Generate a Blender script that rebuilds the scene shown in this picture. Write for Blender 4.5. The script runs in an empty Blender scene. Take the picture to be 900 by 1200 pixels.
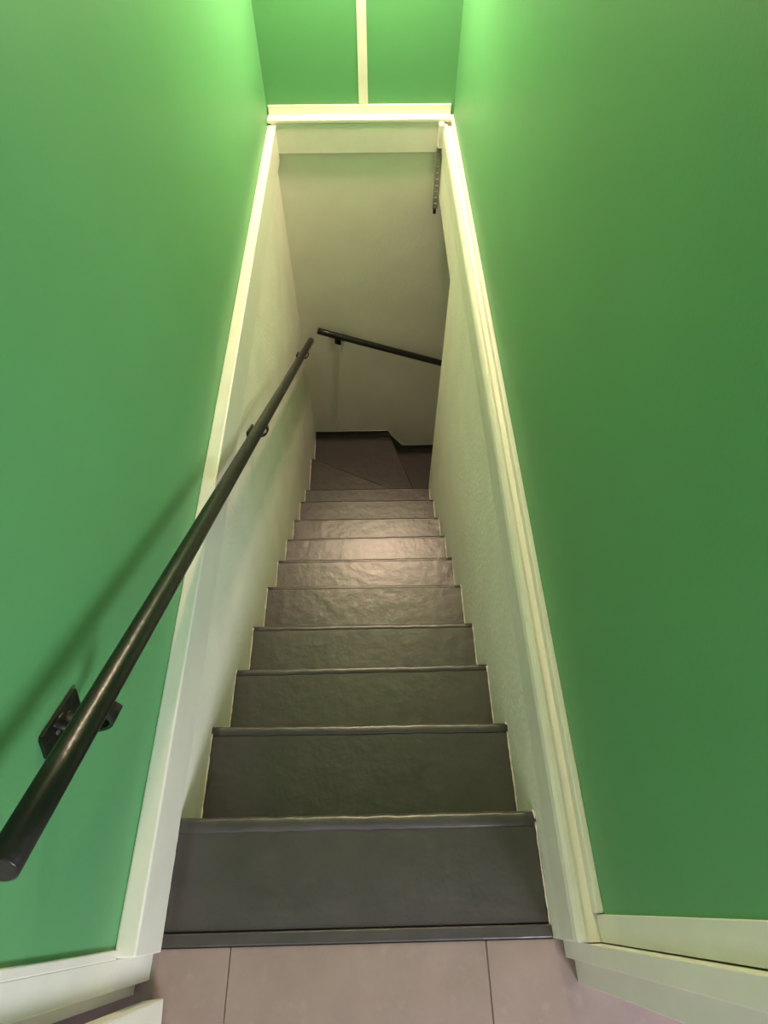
import bpy, bmesh, math, random
from mathutils import Vector, Matrix
random.seed(4)
C = bpy.context.scene.collection
SC = bpy.context.scene

# ---------------------------------------------------------------- camera, world, lights, exposure
FPX = 694.2                       # focal length in pixels of the 900x1200 frame
pitch, yaw, roll = math.radians(56.3318), math.radians(1.3303), math.radians(0.0942)
cam_d = bpy.data.cameras.new('camera'); cam = bpy.data.objects.new('camera', cam_d); C.objects.link(cam)
F = Vector((math.sin(yaw)*math.cos(pitch), math.cos(yaw)*math.cos(pitch), -math.sin(pitch)))
R = Vector((math.cos(yaw), -math.sin(yaw), 0)); U = R.cross(F)
R2 = R*math.cos(roll)+U*math.sin(roll); U2 = -R*math.sin(roll)+U*math.cos(roll)
M = Matrix((R2, U2, -F)).transposed().to_4x4(); M.translation = Vector((0.05506, 0.06094, 1.48523))
cam.matrix_world = M
cam_d.sensor_fit = 'VERTICAL'; cam_d.sensor_height = 24.0; cam_d.lens = FPX/1200*24.0
cam_d.clip_start = 0.02
SC.camera = cam

w = bpy.data.worlds.new('world'); SC.world = w; w.use_nodes = True
w.node_tree.nodes['Background'].inputs[0].default_value = (0.8, 0.75, 0.8, 1)
w.node_tree.nodes['Background'].inputs[1].default_value = 0.02

SC.view_settings.view_transform = 'Standard'; SC.view_settings.look = 'None'
SC.view_settings.gamma = 1.0; SC.view_settings.use_curve_mapping = False
SC.view_settings.exposure = 0.16

LAMP = (0.08, 2.92, 1.43)          # the warm lamp is an emissive globe, built with its sconce further down
LAMP_RADIANCE = 970
rd = bpy.data.lights.new('room_light', 'AREA'); rd.energy = 82; rd.color = (0.90, 0.89, 1.0); rd.shape = 'DISK'; rd.size = 1.0
ro = bpy.data.objects.new('room_light', rd); C.objects.link(ro); ro.location = (1.62, -2.4, 1.55)
ro.rotation_euler = (Vector((-0.35, 0.35, 0.55))-ro.location).to_track_quat('-Z', 'Y').to_euler()

# ---------------------------------------------------------------- materials
def paint(name, col, rough=0.5, var=0.06, nscale=6.0, bump=0.15, bscale=120.0, bdist=0.002, spec=0.5, fleck=None):
    m = bpy.data.materials.new(name); m.use_nodes = True
    nt = m.node_tree; b = nt.nodes['Principled BSDF']
    b.inputs['Roughness'].default_value = rough; b.inputs['Specular IOR Level'].default_value = spec
    tc = nt.nodes.new('ShaderNodeTexCoord')
    n = nt.nodes.new('ShaderNodeTexNoise'); n.inputs['Scale'].default_value = nscale; n.inputs['Detail'].default_value = 5
    nt.links.new(tc.outputs['Object'], n.inputs['Vector'])
    r = nt.nodes.new('ShaderNodeValToRGB'); nt.links.new(n.outputs['Fac'], r.inputs['Fac'])
    r.color_ramp.elements[0].position = 0.3; r.color_ramp.elements[1].position = 0.7
    r.color_ramp.elements[0].color = tuple(c*(1-var) for c in col)+(1,)
    r.color_ramp.elements[1].color = tuple(min(1, c*(1+var)) for c in col)+(1,)
    out = r.outputs['Color']
    if fleck:
        n3 = nt.nodes.new('ShaderNodeTexNoise'); n3.inputs['Scale'].default_value = fleck[1]; n3.inputs['Detail'].default_value = 8
        nt.links.new(tc.outputs['Object'], n3.inputs['Vector'])
        r3 = nt.nodes.new('ShaderNodeValToRGB'); nt.links.new(n3.outputs['Fac'], r3.inputs['Fac'])
        r3.color_ramp.elements[0].position = fleck[2]; r3.color_ramp.elements[1].position = fleck[2]+0.12
        mx = nt.nodes.new('ShaderNodeMix'); mx.data_type = 'RGBA'
        nt.links.new(r3.outputs['Color'], mx.inputs['Factor']); nt.links.new(out, mx.inputs['A'])
        mx.inputs['B'].default_value = tuple(fleck[0])+(1,)
        out = mx.outputs['Result']
    nt.links.new(out, b.inputs['Base Color'])
    n2 = nt.nodes.new('ShaderNodeTexNoise'); n2.inputs['Scale'].default_value = bscale; n2.inputs['Detail'].default_value = 4
    nt.links.new(tc.outputs['Object'], n2.inputs['Vector'])
    bp = nt.nodes.new('ShaderNodeBump'); bp.inputs['Strength'].default_value = bump; bp.inputs['Distance'].default_value = bdist
    nt.links.new(n2.outputs['Fac'], bp.inputs['Height']); nt.links.new(bp.outputs['Normal'], b.inputs['Normal'])
    return m
GREEN = paint('green_wall_paint', (0.110, 0.365, 0.145), 0.5, 0.03, 3, 0.12, 160)
WHITE = paint('cream_white_trim_paint', (0.79, 0.81, 0.70), 0.4, 0.03, 12, 0.15, 90)
PLAST = paint('white_painted_plaster', (0.85, 0.87, 0.75), 0.6, 0.05, 5, 0.5, 55, 0.004)
PLASTD = paint('dull_grey_painted_wall', (0.80, 0.82, 0.69), 0.6, 0.05, 4, 0.4, 60, 0.003)
STAIR = paint('grey_floor_paint', (0.045, 0.040, 0.036), 0.36, 0.15, 14, 0.5, 22, 0.005, 0.9)
SKIRT = paint('dark_grey_skirting_paint', (0.07, 0.072, 0.062), 0.5, 0.1, 14, 0.3, 60)
RAIL = paint('black_enamel_metal', (0.010, 0.013, 0.009), 0.30, 0.2, 30, 0.5, 60, 0.002, 0.35)
STEEL = paint('dull_perforated_steel', (0.30, 0.30, 0.24), 0.45, 0.15, 60, 0.2, 90)
TILE = paint('beige_stone_tile', (0.28, 0.22, 0.185), 0.5, 0.10, 9, 0.35, 35, 0.003, 0.4, ((0.31, 0.245, 0.21), 26, 0.58))
GROUT = paint('brown_grout', (0.22, 0.175, 0.15), 0.85, 0.1, 40, 0.4, 150)
CAULK = paint('pale_paint_line', (0.72, 0.71, 0.62), 0.5, 0.1, 60, 0.4, 150)
ROOMW = paint('room_wall_paint', (0.62, 0.58, 0.60), 0.6, 0.03, 5, 0.2, 90)
def emissive(name, col, s):
    m = bpy.data.materials.new(name); m.use_nodes = True; nt = m.node_tree
    nt.nodes.remove(nt.nodes['Principled BSDF']); e = nt.nodes.new('ShaderNodeEmission')
    e.inputs[0].default_value = col+(1,); e.inputs[1].default_value = s
    nt.links.new(e.outputs[0], nt.nodes['Material Output'].inputs[0]); return m
BULB = emissive('lit_globe', (1.0, 0.62, 0.50), LAMP_RADIANCE)

# ---------------------------------------------------------------- helpers
def box(bm, x0, x1, y0, y1, z0, z1, bev=0.0, seg=2):
    t = bmesh.new(); bmesh.ops.create_cube(t, size=1)
    for v in t.verts: v.co = Vector(((x0+x1)/2+v.co.x*(x1-x0), (y0+y1)/2+v.co.y*(y1-y0), (z0+z1)/2+v.co.z*(z1-z0)))
    if bev: bmesh.ops.bevel(t, geom=t.edges[:], offset=bev, segments=seg, profile=0.5, affect='EDGES')
    me = bpy.data.meshes.new('t'); t.to_mesh(me); t.free(); bm.from_mesh(me); bpy.data.meshes.remove(me); return bm
def BX(*a, **k): return box(bmesh.new(), *a, **k)
def prism(bm, pts, ax, a, b, bev=0.0, seg=2):
    """extrude polygon pts along axis ax (0,1,2) from a to b; pts in the two remaining axes in order"""
    t = bmesh.new(); o = [i for i in range(3) if i != ax]
    def P(p, c):
        q = [0, 0, 0]; q[o[0]] = p[0]; q[o[1]] = p[1]; q[ax] = c; return q
    va = [t.verts.new(P(p, a)) for p in pts]; vb = [t.verts.new(P(p, b)) for p in pts]
    n = len(pts); t.faces.new(va); t.faces.new(vb)
    for i in range(n): t.faces.new((va[i], va[(i+1) % n], vb[(i+1) % n], vb[i]))
    bmesh.ops.recalc_face_normals(t, faces=t.faces[:])
    if bev: bmesh.ops.bevel(t, geom=t.edges[:], offset=bev, segments=seg, profile=0.5, affect='EDGES')
    me = bpy.data.meshes.new('t'); t.to_mesh(me); t.free(); bm.from_mesh(me); bpy.data.meshes.remove(me); return bm
def tube(bm, pts, r, n=12, cap=True, squash=None):
    pts = [Vector(p) for p in pts]; rings = []
    prev = None
    for i, p in enumerate(pts):
        d = (pts[min(i+1, len(pts)-1)]-pts[max(i-1, 0)]).normalized()
        if prev is None:
            a = d.cross(Vector((0, 0, 1)));
            if a.length < .1: a = d.cross(Vector((1, 0, 0)))
        else: a = prev-d*prev.dot(d)
        a.normalize(); prev = a; b = d.cross(a)
        rr = r[i] if isinstance(r, (list, tuple)) else r
        rings.append([bm.verts.new(p+a*math.cos(2*math.pi*k/n)*rr+b*math.sin(2*math.pi*k/n)*rr) for k in range(n)])
    for i in range(len(rings)-1):
        for k in range(n):
            f = bm.faces.new((rings[i][k], rings[i][(k+1) % n], rings[i+1][(k+1) % n], rings[i+1][k])); f.smooth = True
    if cap: bm.faces.new(rings[0][::-1]); bm.faces.new(rings[-1])
    return bm
def obj(name, bm, mat, parent=None, smooth=False):
    if parent is not None:
        org = parent.location.copy()
        if parent.parent is not None: org += parent.parent.location
        bmesh.ops.translate(bm, verts=bm.verts[:], vec=-org)
    bmesh.ops.recalc_face_normals(bm, faces=bm.faces[:])
    me = bpy.data.meshes.new(name); bm.to_mesh(me); bm.free()
    me.materials.append(mat)
    if smooth:
        for p in me.polygons: p.use_smooth = True
    o = bpy.data.objects.new(name, me); C.objects.link(o)
    if parent is not None: o.parent = parent
    return o
def tag(o, label, cat, group=None, kind=None):
    o['label'] = label; o['category'] = cat
    if group: o['group'] = group
    if kind: o['kind'] = kind
    return o
def empty(name, loc, label, cat, group=None, kind=None):
    o = bpy.data.objects.new(name, None); C.objects.link(o); o.location = loc; o.empty_display_size = 0.1
    return tag(o, label, cat, group, kind)

# ---------------------------------------------------------------- measures
XL, XR = -0.40, 0.40              # inner faces of the lower stairwell walls
GL, GR = -0.416, 0.447            # green walls above the floor line
YB = 3.085                        # lower back wall
YG = 3.13                         # green end wall
ZT = 0.20                         # ledge height
CEIL = 2.4
RISE = 0.1791
NY = [0.232, 0.472, 0.695, 0.914, 1.161, 1.387, 1.612, 1.841, 2.086, 2.303]
XE = 2.3                          # far end of the lower flight
ZB = -3.7

# ---------------------------------------------------------------- the setting
tag(obj('wall_left', BX(GL-0.12, GL, 0.0, YG+0.1, ZT-0.01, CEIL), GREEN), 'bright green painted wall rising left of the stairs behind the black handrail', 'wall', kind='structure')
tag(obj('wall_right', BX(GR, GR+0.12, 0.0, YG+0.1, ZT-0.01, CEIL), GREEN), 'plain green painted wall rising right of the stairs, no rail on it', 'wall', kind='structure')
tag(obj('wall_far', BX(GL, GR, YG, YG+0.1, ZT-0.01, CEIL), GREEN), 'green end wall above the opening, split by a pale upright batten', 'wall', kind='structure')
tag(obj('ceiling', BX(GL-0.12, GR+0.12, -0.07, YG+0.1, CEIL, CEIL+0.08), PLAST), 'flat pale ceiling over the stairwell', 'ceiling', kind='structure')

bm = BX(XL-0.12, XL, 0.0, YB+0.1, ZB, ZT-0.012)
tag(obj('wall_lower_left', bm, PLAST), 'rough whitish lower stairwell wall carrying the long handrail', 'wall', kind='structure')
bm = prism(bmesh.new(), [(0.0, ZB), (2.325, ZB), (2.36, -0.127), (YB, -0.127), (YB, ZT-0.012), (0.0, ZT-0.012)], 0, XR, XR+0.12)
tag(obj('wall_lower_right', bm, PLAST), 'whitish lower stairwell wall on the right ending at an outside corner', 'wall', kind='structure')
tag(obj('wall_lower_back', BX(XL, XE, YB, YB+0.1, ZB, ZT-0.0), PLASTD), 'dull grey lower wall at the stair turn under the short handrail', 'wall', kind='structure')
tag(obj('wall_lower_inner', BX(XR+0.12, XE, 2.22, 2.34, ZB, -0.127), PLAST), 'pale inner wall of the lower flight behind the corner', 'wall', kind='structure')
tag(obj('wall_lower_end', BX(XE, XE+0.1, 2.22, YB+0.1, ZB, -0.127), PLAST), 'pale wall closing the lower flight on the right', 'wall', kind='structure')
tag(obj('ceiling_lower', BX(XR+0.12, XE+0.1, 2.22, YB, -0.127, -0.02), PLAST), 'low pale ceiling over the lower flight', 'ceiling', kind='structure')

# ledge and fascia boards round the well at upper floor level
t = empty('trim_1', (XL, 0.0, ZT), 'cream ledge and fascia board along the left green wall', 'trim', kind='structure')
obj('ledge', BX(GL, -0.377, -0.004, YG, ZT-0.014, ZT, bev=0.004), WHITE, t)
obj('fascia_board', BX(XL, -0.381, -0.004, 3.071, 0.045, ZT-0.012, bev=0.002), WHITE, t)
t = empty('trim_2', (XR, 0.0, ZT), 'cream rounded bead, groove and thin strip along the right green wall', 'trim', kind='structure')
bd = bmesh.new()
pr = [(XR, 0.10)]+[(0.397+0.011*(1-math.cos(a*math.pi/6))-0.0, 0.182+0.013*math.sin(a*math.pi/6)) for a in range(0, 7)]
pr = [(0.395, 0.085), (0.394, 0.180), (0.397, 0.193), (0.403, 0.2005), (0.411, 0.2005), (0.418, 0.195), (0.420, 0.186), (0.434, 0.186), (GR, 0.186), (GR, 0.17), (XR, 0.17), (XR, 0.085)]
prism(bd, pr, 1, 0.003, 3.075)
obj('bead_board', bd, WHITE, t)
obj('strip', BX(0.4335, GR, 0.043, YG, 0.186, 0.216, bev=0.0025), WHITE, t)
t = empty('trim_3', (0, YB, ZT), 'cream header board with a ledge on top at the far end', 'trim', kind='structure')
obj('header_board', BX(XL, XR, 3.07, YB, 0.074, 0.21, bev=0.003), WHITE, t)
obj('ledge', BX(GL+0.001, XR+0.033, 3.066, YG-0.001, 0.208, 0.2225, bev=0.003), WHITE, t)
tag(obj('trim_4', BX(GL+0.006, GR-0.014, YG-0.012, YG, 0.222, 0.260, bev=0.002), WHITE), 'flat cream strip along the foot of the green end wall', 'trim', kind='structure')
bm = prism(bmesh.new(), [(0.008, 0.262), (0.050, 0.262), (0.046, CEIL), (0.012, CEIL)], 1, YG-0.009, YG, bev=0.002)
tag(obj('trim_5', bm, WHITE), 'narrow pale upright batten on the green end wall', 'trim', kind='structure')

# doorway round the photographer: jambs, stops, head, casings; open leaf
d = empty('door_1', (0, -0.07, 0), 'cream painted doorway at the top of the stairs with its leaf swung open', 'door', kind='structure')
obj('door_casing', BX(0.440, GR+0.001, 0.0, 0.041, ZT-0.012, 2.2, bev=0.0015), WHITE, d)
j = obj('door_jamb', BX(0.419, 0.50, -0.032, -0.002, 0.0, 2.1, bev=0.0015), WHITE, d)
obj('door_stop', BX(0.436, 0.50, -0.072, -0.034, 0.0, 2.1, bev=0.0015), WHITE, j)
obj('door_casing', BX(GL-0.02, GL+0.007, -0.006, 0.008, ZT, 2.2, bev=0.002), WHITE, d)
j = obj('door_jamb', BX(-0.50, -0.435, -0.072, -0.050, 0.0, 2.1, bev=0.0015), WHITE, d)
obj('door_stop', BX(-0.47, -0.409, -0.050, -0.005, 0.0, 2.1, bev=0.0015), WHITE, j)
obj('door_head', BX(-0.435, 0.436, -0.072, -0.003, 2.07, 2.1), WHITE, d)
lf = bmesh.new(); box(lf, -0.04, 0.0, -0.80, 0.0, 0.012, 2.05, bev=0.002)
for z0, z1 in ((0.2, 0.95), (1.1, 1.9)):
    box(lf, -0.002, 0.006, -0.68, -0.12, z0, z1, bev=0.004)
bmesh.ops.rotate(lf, verts=lf.verts[:], cent=(0, 0, 0), matrix=Matrix.Rotation(math.radians(4), 3, 'Z'))
bmesh.ops.translate(lf, verts=lf.verts[:], vec=(-0.372, -0.077, 0))
leaf = obj('door_leaf', lf, WHITE, d)
hb = bmesh.new()
tube(hb, [(-0.13, -0.70, 0.98), (-0.09, -0.69, 0.98)], 0.012); tube(hb, [(-0.09, -0.69, 0.98), (-0.05, -0.675, 0.98)], [0.02, 0.028])
obj('handle', hb, STEEL, leaf)

bm = bmesh.new(); box(bm, GL-0.12, 0.56, -0.07, 0.0, 2.1, CEIL)
tag(obj('wall_front', bm, ROOMW), 'pale wall piece above the doorway head', 'wall', kind='structure')
# room behind the camera
RX0, RX1, RY0 = -1.3, 2.3, -3.1
bm = bmesh.new(); box(bm, RX0, -0.50, -0.071, -0.001, 0, CEIL)
tag(obj('wall_room_left_of_door', bm, ROOMW), 'pale room wall left of the doorway', 'wall', kind='structure')
bm = bmesh.new(); box(bm, 0.50, RX1, -0.071, -0.001, 0, CEIL)
tag(obj('wall_room_right_of_door', bm, ROOMW), 'pale room wall right of the doorway', 'wall', kind='structure')
tag(obj('wall_room_left', BX(RX0-0.1, RX0, RY0, -0.07, 0, CEIL), ROOMW), 'pale left wall of the room behind the doorway', 'wall', kind='structure')
tag(obj('wall_room_right', BX(RX1, RX1+0.1, RY0, -0.07, 0, CEIL), ROOMW), 'pale right wall of the room behind the doorway', 'wall', kind='structure')
tag(obj('wall_room_back', BX(RX0-0.1, RX1+0.1, RY0-0.1, RY0, 0, CEIL), ROOMW), 'pale back wall of the room behind the doorway', 'wall', kind='structure')
tag(obj('ceiling_room', BX(RX0-0.1, RX1+0.1, RY0-0.1, -0.07, CEIL, CEIL+0.08), ROOMW), 'pale ceiling of the room behind the doorway', 'ceiling', kind='structure')

# tiled landing floor
fl = tag(obj('floor', BX(RX0, RX1, RY0, -0.002, -0.10, -0.004), GROUT), 'beige stone tile floor at the top of the stairs', 'floor', kind='structure')
TW = 0.517
xs = [-0.255+TW*i for i in range(-2, 5)]; ys = [0.0, -0.34, -0.857, -1.374, -1.891, -2.408, -2.925]
xs = [RX0]+xs+[RX1]; ys = ys+[RY0]
for i in range(len(xs)-1):
    for k in range(len(ys)-1):
        x0, x1, y1, y0 = xs[i], xs[i+1], ys[k], ys[k+1]
        if x1-x0 < 0.02 or y1-y0 < 0.02: continue
        dz = random.uniform(-0.0006, 0.0006)
        g = 0.0009
        obj('tile', BX(x0+g, x1-g, y0+g, y1-g*0.5, -0.02, dz, bev=0.0012, seg=1), TILE, fl)

# ---------------------------------------------------------------- staircase
st = empty('staircase', (0.0, 1.2, -2.0), 'steep narrow staircase painted glossy grey, winding to the right at its foot', 'staircase')
def slab(pts, z, th=0.028, bev=0.006):
    return prism(bmesh.new(), pts, 2, z-th, z, bev=bev, seg=3)
def irregular(bm, amp, sc=9.0):
    from mathutils import noise
    for v in bm.verts: v.co.z += amp*noise.noise(v.co*sc)
    return bm
def nosing_strip(a, b, z, wdt, hgt, inward):
    """raised rounded strip along a-b on the tread edge, lying on the side given by inward; gently uneven"""
    a, b, n = Vector(a), Vector(b), Vector(inward); bm = bmesh.new(); N = 26
    prof = [(-0.006, -0.022), (-0.010, -0.010), (-0.007, 0.0), (-0.001, hgt), (wdt*0.45, hgt*1.1), (wdt*0.85, hgt*0.75), (wdt, 0.0005), (wdt, -0.006), (0.0, -0.02)]
    rings = []
    for i in range(N+1):
        p = a.lerp(b, i/N); jw = random.uniform(-0.0012, 0.0012); jz = random.uniform(-0.0005, 0.0005)
        rings.append([bm.verts.new((p.x+n.x*(u+jw), p.y+n.y*(u+jw), z+h+(jz if h > 0.001 else 0))) for u, h in prof])
    m = len(prof)
    for i in range(N):
        for k in range(m):
            f = bm.faces.new((rings[i][k], rings[i][(k+1) % m], rings[i+1][(k+1) % m], rings[i+1][k])); f.smooth = True
    bm.faces.new(rings[0]); bm.faces.new(rings[-1][::-1])
    return bm
def paint_line(pts, r=0.0022):
    out = []
    for a, b in zip(pts[:-1], pts[1:]):
        a, b = Vector(a), Vector(b); n = max(2, int((b-a).length/0.012))
        for i in range(n):
            out.append(a.lerp(b, i/n)+Vector((random.uniform(-.0004, .0004), random.uniform(-.0012, .0012), random.uniform(-.0012, .0012))))
    out.append(Vector(pts[-1]))
    return tube(bmesh.new(), out, [r*random.uniform(0.6, 1.5) for _ in out], n=6)
OV = 0.018
obj('edge_board', irregular(BX(XL, XR, 0.0005, 0.024, -0.03, 0.0035, bev=0.003), 0.001), STAIR, st)
prev = 0.024
for k in range(10):
    z = -k*RISE; y1 = NY[k]
    y0 = 0.0 if k == 0 else NY[k-1]-OV-0.012
    if k == 0: z = -0.003
    tr = obj('tread', slab([(XL, y0 if k else 0.024), (XR, y0 if k else 0.024), (XR, y1-0.004), (XL, y1-0.004)], z), STAIR, st)
    wd = [0.022, 0.017, 0.012, 0.009, 0.004, 0.006, 0.004, 0.003, 0.003, 0.003][k]
    hg = [0.0032, 0.0028, 0.0022, 0.0018, 0.0008, 0.001, 0.0008, 0.0006, 0.0006, 0.0006][k]
    tl = random.uniform(-0.004, 0.004)
    obj('nosing', nosing_strip((XL, y1-0.006+tl, 0), (XR, y1-0.006-tl, 0), z, wd, hg, (0, -1, 0)), STAIR, tr)
    obj('riser', BX(XL, XR, y1-OV-0.014, y1-OV, -(k+1)*RISE-0.02, z-0.026), STAIR, st)
    for s, X in ((-1, XL), (1, XR)):
        e = 0.0022*(-s)
        za = z+0.0015
        obj('paint_line', paint_line([(X+e, (y0+OV+0.012) if k else 0.01, za), (X+e, y1-0.004, za), (X+e, y1+0.003, z-0.01), (X+e, y1-OV+0.002, z-0.028), (X+e, y1-OV+0.002, -(k+1)*RISE+0.002)], 0.0019 if k < 6 else 0.0024), CAULK, st)
# winders
PV = Vector((XR, 2.303, 0)); A10 = Vector((XL, 2.705, 0)); A11 = Vector((0.158, YB, 0)); A12 = Vector((0.60, YB, 0)); PV12 = Vector((0.52, 2.34, 0))
def riser_between(a, b, z0, z1, off, th=0.014):
    d_ = (b-a).normalized(); n = Vector((-d_.y, d_.x, 0))*off; m = Vector((-d_.y, d_.x, 0))*(off+math.copysign(th, off))
    return prism(bmesh.new(), [((a+n).x, (a+n).y), ((b+n).x, (b+n).y), ((b+m).x, (b+m).y), ((a+m).x, (a+m).y)], 2, z0, z1)
z10, z11, z12 = -10*RISE, -11*RISE, -12*RISE
tr = obj('tread', slab([(XL, 2.27), (XR, 2.27), (PV.x, PV.y+.004), (A10.x, A10.y-.004)], z10, bev=0.004), STAIR, st)
dn = (A10-PV).normalized(); n10 = Vector((dn.y, -dn.x, 0))
if n10.y > 0: n10 = -n10
obj('nosing', nosing_strip(A10, PV, z10, 0.003, 0.0003, n10), STAIR, tr)
obj('riser', riser_between(PV+n10*0.018, A10+n10*0.018, z11-0.02, z10-0.026, 0.001), STAIR, st)
tr = obj('tread', slab([(PV.x, PV.y-.01), (A11.x, A11.y), (XL, YB), (XL, 2.67)], z11, bev=0.004), STAIR, st)
dn = (A11-PV).normalized(); n11 = Vector((-dn.y, dn.x, 0))
if n11.x > 0: n11 = -n11
obj('nosing', nosing_strip(A11+n11*0.004, PV+n11*0.004, z11, 0.003, 0.0003, n11), STAIR, tr)
obj('riser', riser_between(PV+n11*0.020, A11+n11*0.020, z12-0.02, z11-0.026, 0.001), STAIR, st)
tr = obj('tread', slab([(PV.x, PV.y), (PV.x+.0, 2.34), (PV12.x, 2.34), (A12.x, YB), (0.12, YB)], z12, bev=0.004), STAIR, st)
obj('riser', BX(0.545, 0.56, 2.34, YB, -13*RISE-0.02, z12-0.026), STAIR, st)
for k in range(13, 20):
    x0 = 0.54+(k-13)*0.23
    z = -k*RISE
    obj('tread', BX(x0, x0+0.26, 2.34, YB, z-0.028, z, bev=0.005), STAIR, st)
    obj('riser', BX(x0+0.226, x0+0.24, 2.34, YB, z-RISE-0.02, z-0.026), STAIR, st)
tag(obj('floor_lower', BX(0.54, XE, 2.34, YB, -20*RISE-0.1, -20*RISE), STAIR), 'grey floor at the foot of the lower flight', 'floor', kind='structure')
# grey painted skirting along the back wall of the turn
bm = prism(bmesh.new(), [(XL, z11), (0.175, z11), (0.150, z11+0.042), (XL+0.006, z11+0.046)], 1, YB-0.009, YB, bev=0.002)
obj('skirting', bm, SKIRT, st)
bm = prism(bmesh.new(), [(0.158, z12), (0.60, z12), (0.60, z12+0.05), (0.262, z12+0.050), (0.168, z11-0.004), (0.158, z11-0.004)], 1, YB-0.009, YB, bev=0.0015)
obj('skirting', bm, SKIRT, st)
obj('paint_line', tube(bmesh.new(), [(XL+0.006+0.54*i/20, YB-0.008, z11+0.0465+random.uniform(-.001, .001)) for i in range(21)], 0.0025, n=6), CAULK, st)
obj('paint_line', tube(bmesh.new(), [(0.27+0.33*i/12, YB-0.008, z12+0.0505+random.uniform(-.001, .001)) for i in range(13)], 0.0016, n=6), CAULK, st)
obj('paint_line', paint_line([(XL+.002, 2.31, z10+.002), (XL+.002, 2.70, z10+.002), (XL+.002, 2.70, z11), (XL+.002, YB-.01, z11+.003), (XL+.002, YB-.01, z11+0.045)]), CAULK, st)

# ---------------------------------------------------------------- handrails
OCT = [(1, .75), (.93, 1), (-.93, 1), (-1, .75), (-1, -.75), (-.93, -1), (.93, -1), (1, -.75)]
def handrail(name, a, b, wall_axis, wall_val, wall_vals, marks, label, r=0.0195):
    a, b = Vector(a), Vector(b); d_ = (b-a).normalized()
    t = empty(name, tuple(a), label, 'handrail')
    n = 24
    pts = [a, a+d_*0.0015]+[a.lerp(b, i/n) for i in range(1, n)]+[b-d_*0.0015, b]
    rr = [r-0.003, r]+[r]*(n-1)+[r, r-0.003]
    obj('rail', tube(bmesh.new(), pts, rr, n=28), RAIL, t)
    sc = bmesh.new()
    # screw in the end cap
    tube(sc, [a-d_*0.002+Vector((0.002, 0, -0.004)), a+d_*0.001+Vector((0.002, 0, -0.004))], 0.0032, n=8)
    obj('screw', sc, STEEL, t)
    for f, wv in zip(marks, wall_vals):
        p = a.lerp(b, f)
        def at(wd, along, dz):   # wd: 0 on the wall .. 1 at rail axis
            q = p+d_*along; q.z += dz
            q[wall_axis] = wv+(p[wall_axis]-wv)*wd
            return q
        # wall plate tilted with the rail
        pl = bmesh.new(); th = 0.006*(1 if p[wall_axis] > wv else -1)
        up = Vector((0, 0, 1)); up -= d_*up.dot(d_); up.normalize()
        ctr = at(0, 0, -0.062)
        vs = []
        for w_ in (0.0, th):
            ring = []
            for ex, ey in OCT:
                q = ctr+d_*ex*0.052+up*ey*0.021; q[wall_axis] = wv+w_; ring.append(pl.verts.new(q))
            vs.append(ring)
        pl.faces.new(vs[0]); pl.faces.new(vs[1][::-1])
        for k in range(len(OCT)): pl.faces.new((vs[0][k], vs[0][(k+1) % len(OCT)], vs[1][(k+1) % len(OCT)], vs[1][k]))
        br = obj('bracket', pl, RAIL, t)
        # bent flat arm: leaves the plate, dips under the rail and rises to it in a round loop
        ar = bmesh.new(); N_ = 18; rings = []
        for s_ in range(N_+1):
            u = s_/N_; an = math.pi*(1.0-1.22*u)
            wd = 0.58+0.56*math.cos(an); dz = -0.048-0.030*math.sin(an)+0.020*max(0, u-.8)/.2
            c = at(wd, 0.012*u, dz); hw = 0.015+0.006*math.sin(u*math.pi)
            inw = at(wd*0.86+0.09, 0.012*u, dz*0.88)-c; inw.normalize()
            rings.append([ar.verts.new(c-d_*hw), ar.verts.new(c+d_*hw), ar.verts.new(c+d_*hw*0.9+inw*0.006), ar.verts.new(c-d_*hw*0.9+inw*0.006)])
        for i in range(N_):
            for k in range(4):
                f = ar.faces.new((rings[i][k], rings[i][(k+1) % 4], rings[i+1][(k+1) % 4], rings[i+1][k])); f.smooth = k in (0, 2)
        ar.faces.new(rings[0]); ar.faces.new(rings[-1][::-1])
        obj('arm', ar, RAIL, br)
        sd = bmesh.new(); q0 = p-d_*0.034; q1 = p+d_*0.034
        tube(sd, [q0-up*(r-0.004), q1-up*(r-0.004)], 0.009, n=10)
        obj('saddle', sd, RAIL, br)
        for e in (-0.018, 0.018):
            s2 = bmesh.new()
            c = ctr+d_*e; c[wall_axis] = wv+th; c2 = c.copy(); c2[wall_axis] += th*0.4
            tube(s2, [c, c2], 0.0045, n=8)
            obj('screw', s2, SKIRT, br)
    return t
RA = Vector((-0.340, 0.100, 0.772)); RB = Vector((-0.340, 3.045, -1.030))
L_ = (RB-RA)
def frac(y): return (y-RA.y)/(RB.y-RA.y)
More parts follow.
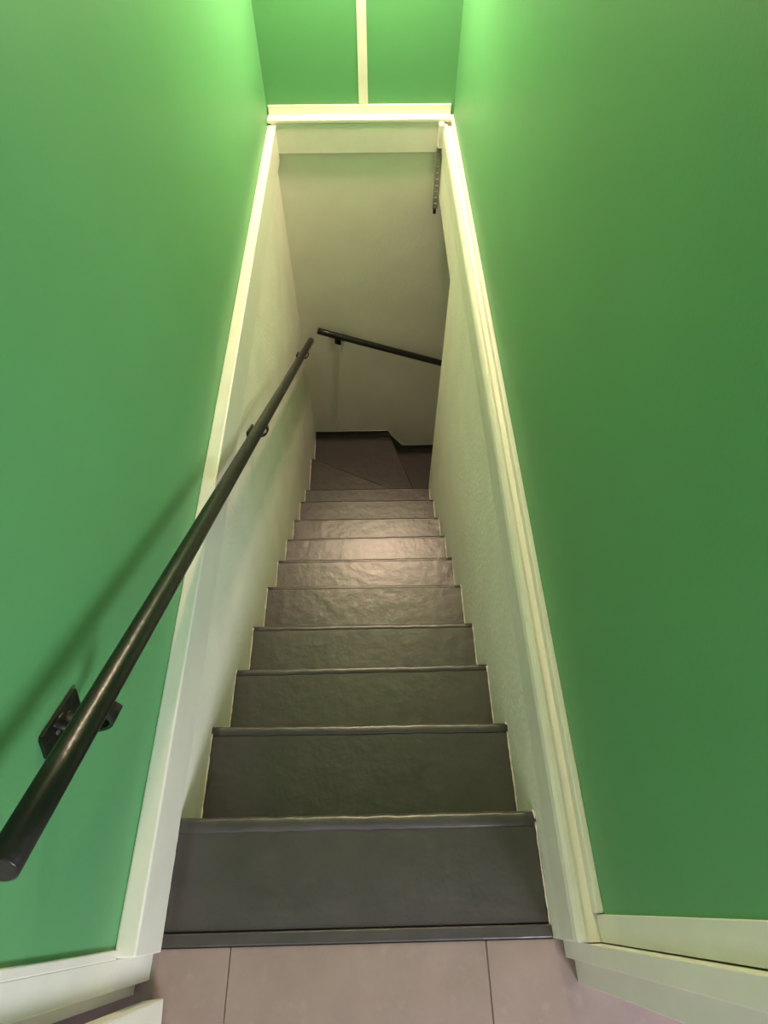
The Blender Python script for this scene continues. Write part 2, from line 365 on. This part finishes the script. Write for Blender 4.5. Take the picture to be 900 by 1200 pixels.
handrail('handrail', RA, RB, 0, GL, [GL, XL, XL], [frac(0.296), frac(1.50), frac(2.80)], 'long black round handrail sloping down along the left wall')
QA = Vector((-0.286, 3.015, -0.929)); QB = Vector((1.5, 3.015, -1.555))
handrail('handrail', QA, QB, 1, YB, [YB, YB], [0.062, 0.75], 'short black handrail on the far back wall, sloping down to the right')

# ---------------------------------------------------------------- perforated strip under a white block
t = empty('hanging_strip', (0.388, 3.05, -0.19), 'narrow perforated metal strip hanging below a white block at the top right far corner', 'bracket')
obj('block', BX(0.374, 0.3985, 3.024, 3.062, 0.112, 0.214, bev=0.003), WHITE, t)
m_ = bmesh.new()
for x0, x1 in ((0.370, 0.376), (0.392, 0.398)): box(m_, x0, x1, 3.044, 3.054, -0.19, 0.112)
z = -0.187
while z < 0.10:
    box(m_, 0.3755, 0.3925, 3.047, 3.053, z, z+0.021); z += 0.030
obj('perforated_strip', m_, STEEL, t)
obj('end_clip', BX(0.374, 0.390, 3.034, 3.056, -0.210, -0.186, bev=0.003), RAIL, t)

# ---------------------------------------------------------------- wall sconce over the far end (above the frame): the warm lamp
t = empty('wall_sconce', (LAMP[0], YG, LAMP[2]+0.10), 'small warm wall lamp above the far end of the stairwell', 'lamp')
bm = bmesh.new(); tube(bm, [(LAMP[0], YG, LAMP[2]+0.13), (LAMP[0], YG-0.02, LAMP[2]+0.13)], 0.05, n=24)
obj('base', bm, STEEL, t)
bm = bmesh.new(); tube(bm, [(LAMP[0], YG-0.018, LAMP[2]+0.13), (LAMP[0], LAMP[1]+0.03, LAMP[2]+0.13), (LAMP[0], LAMP[1]+0.008, LAMP[2]+0.122), (LAMP[0], LAMP[1], LAMP[2]+0.10), (LAMP[0], LAMP[1], LAMP[2]+0.055)], [0.008, 0.008, 0.009, 0.014, 0.024], n=14)
obj('arm', bm, STEEL, t)
bm = bmesh.new(); bmesh.ops.create_uvsphere(bm, u_segments=24, v_segments=14, radius=0.06, matrix=Matrix.Translation(LAMP))
obj('globe', bm, BULB, t, smooth=True)
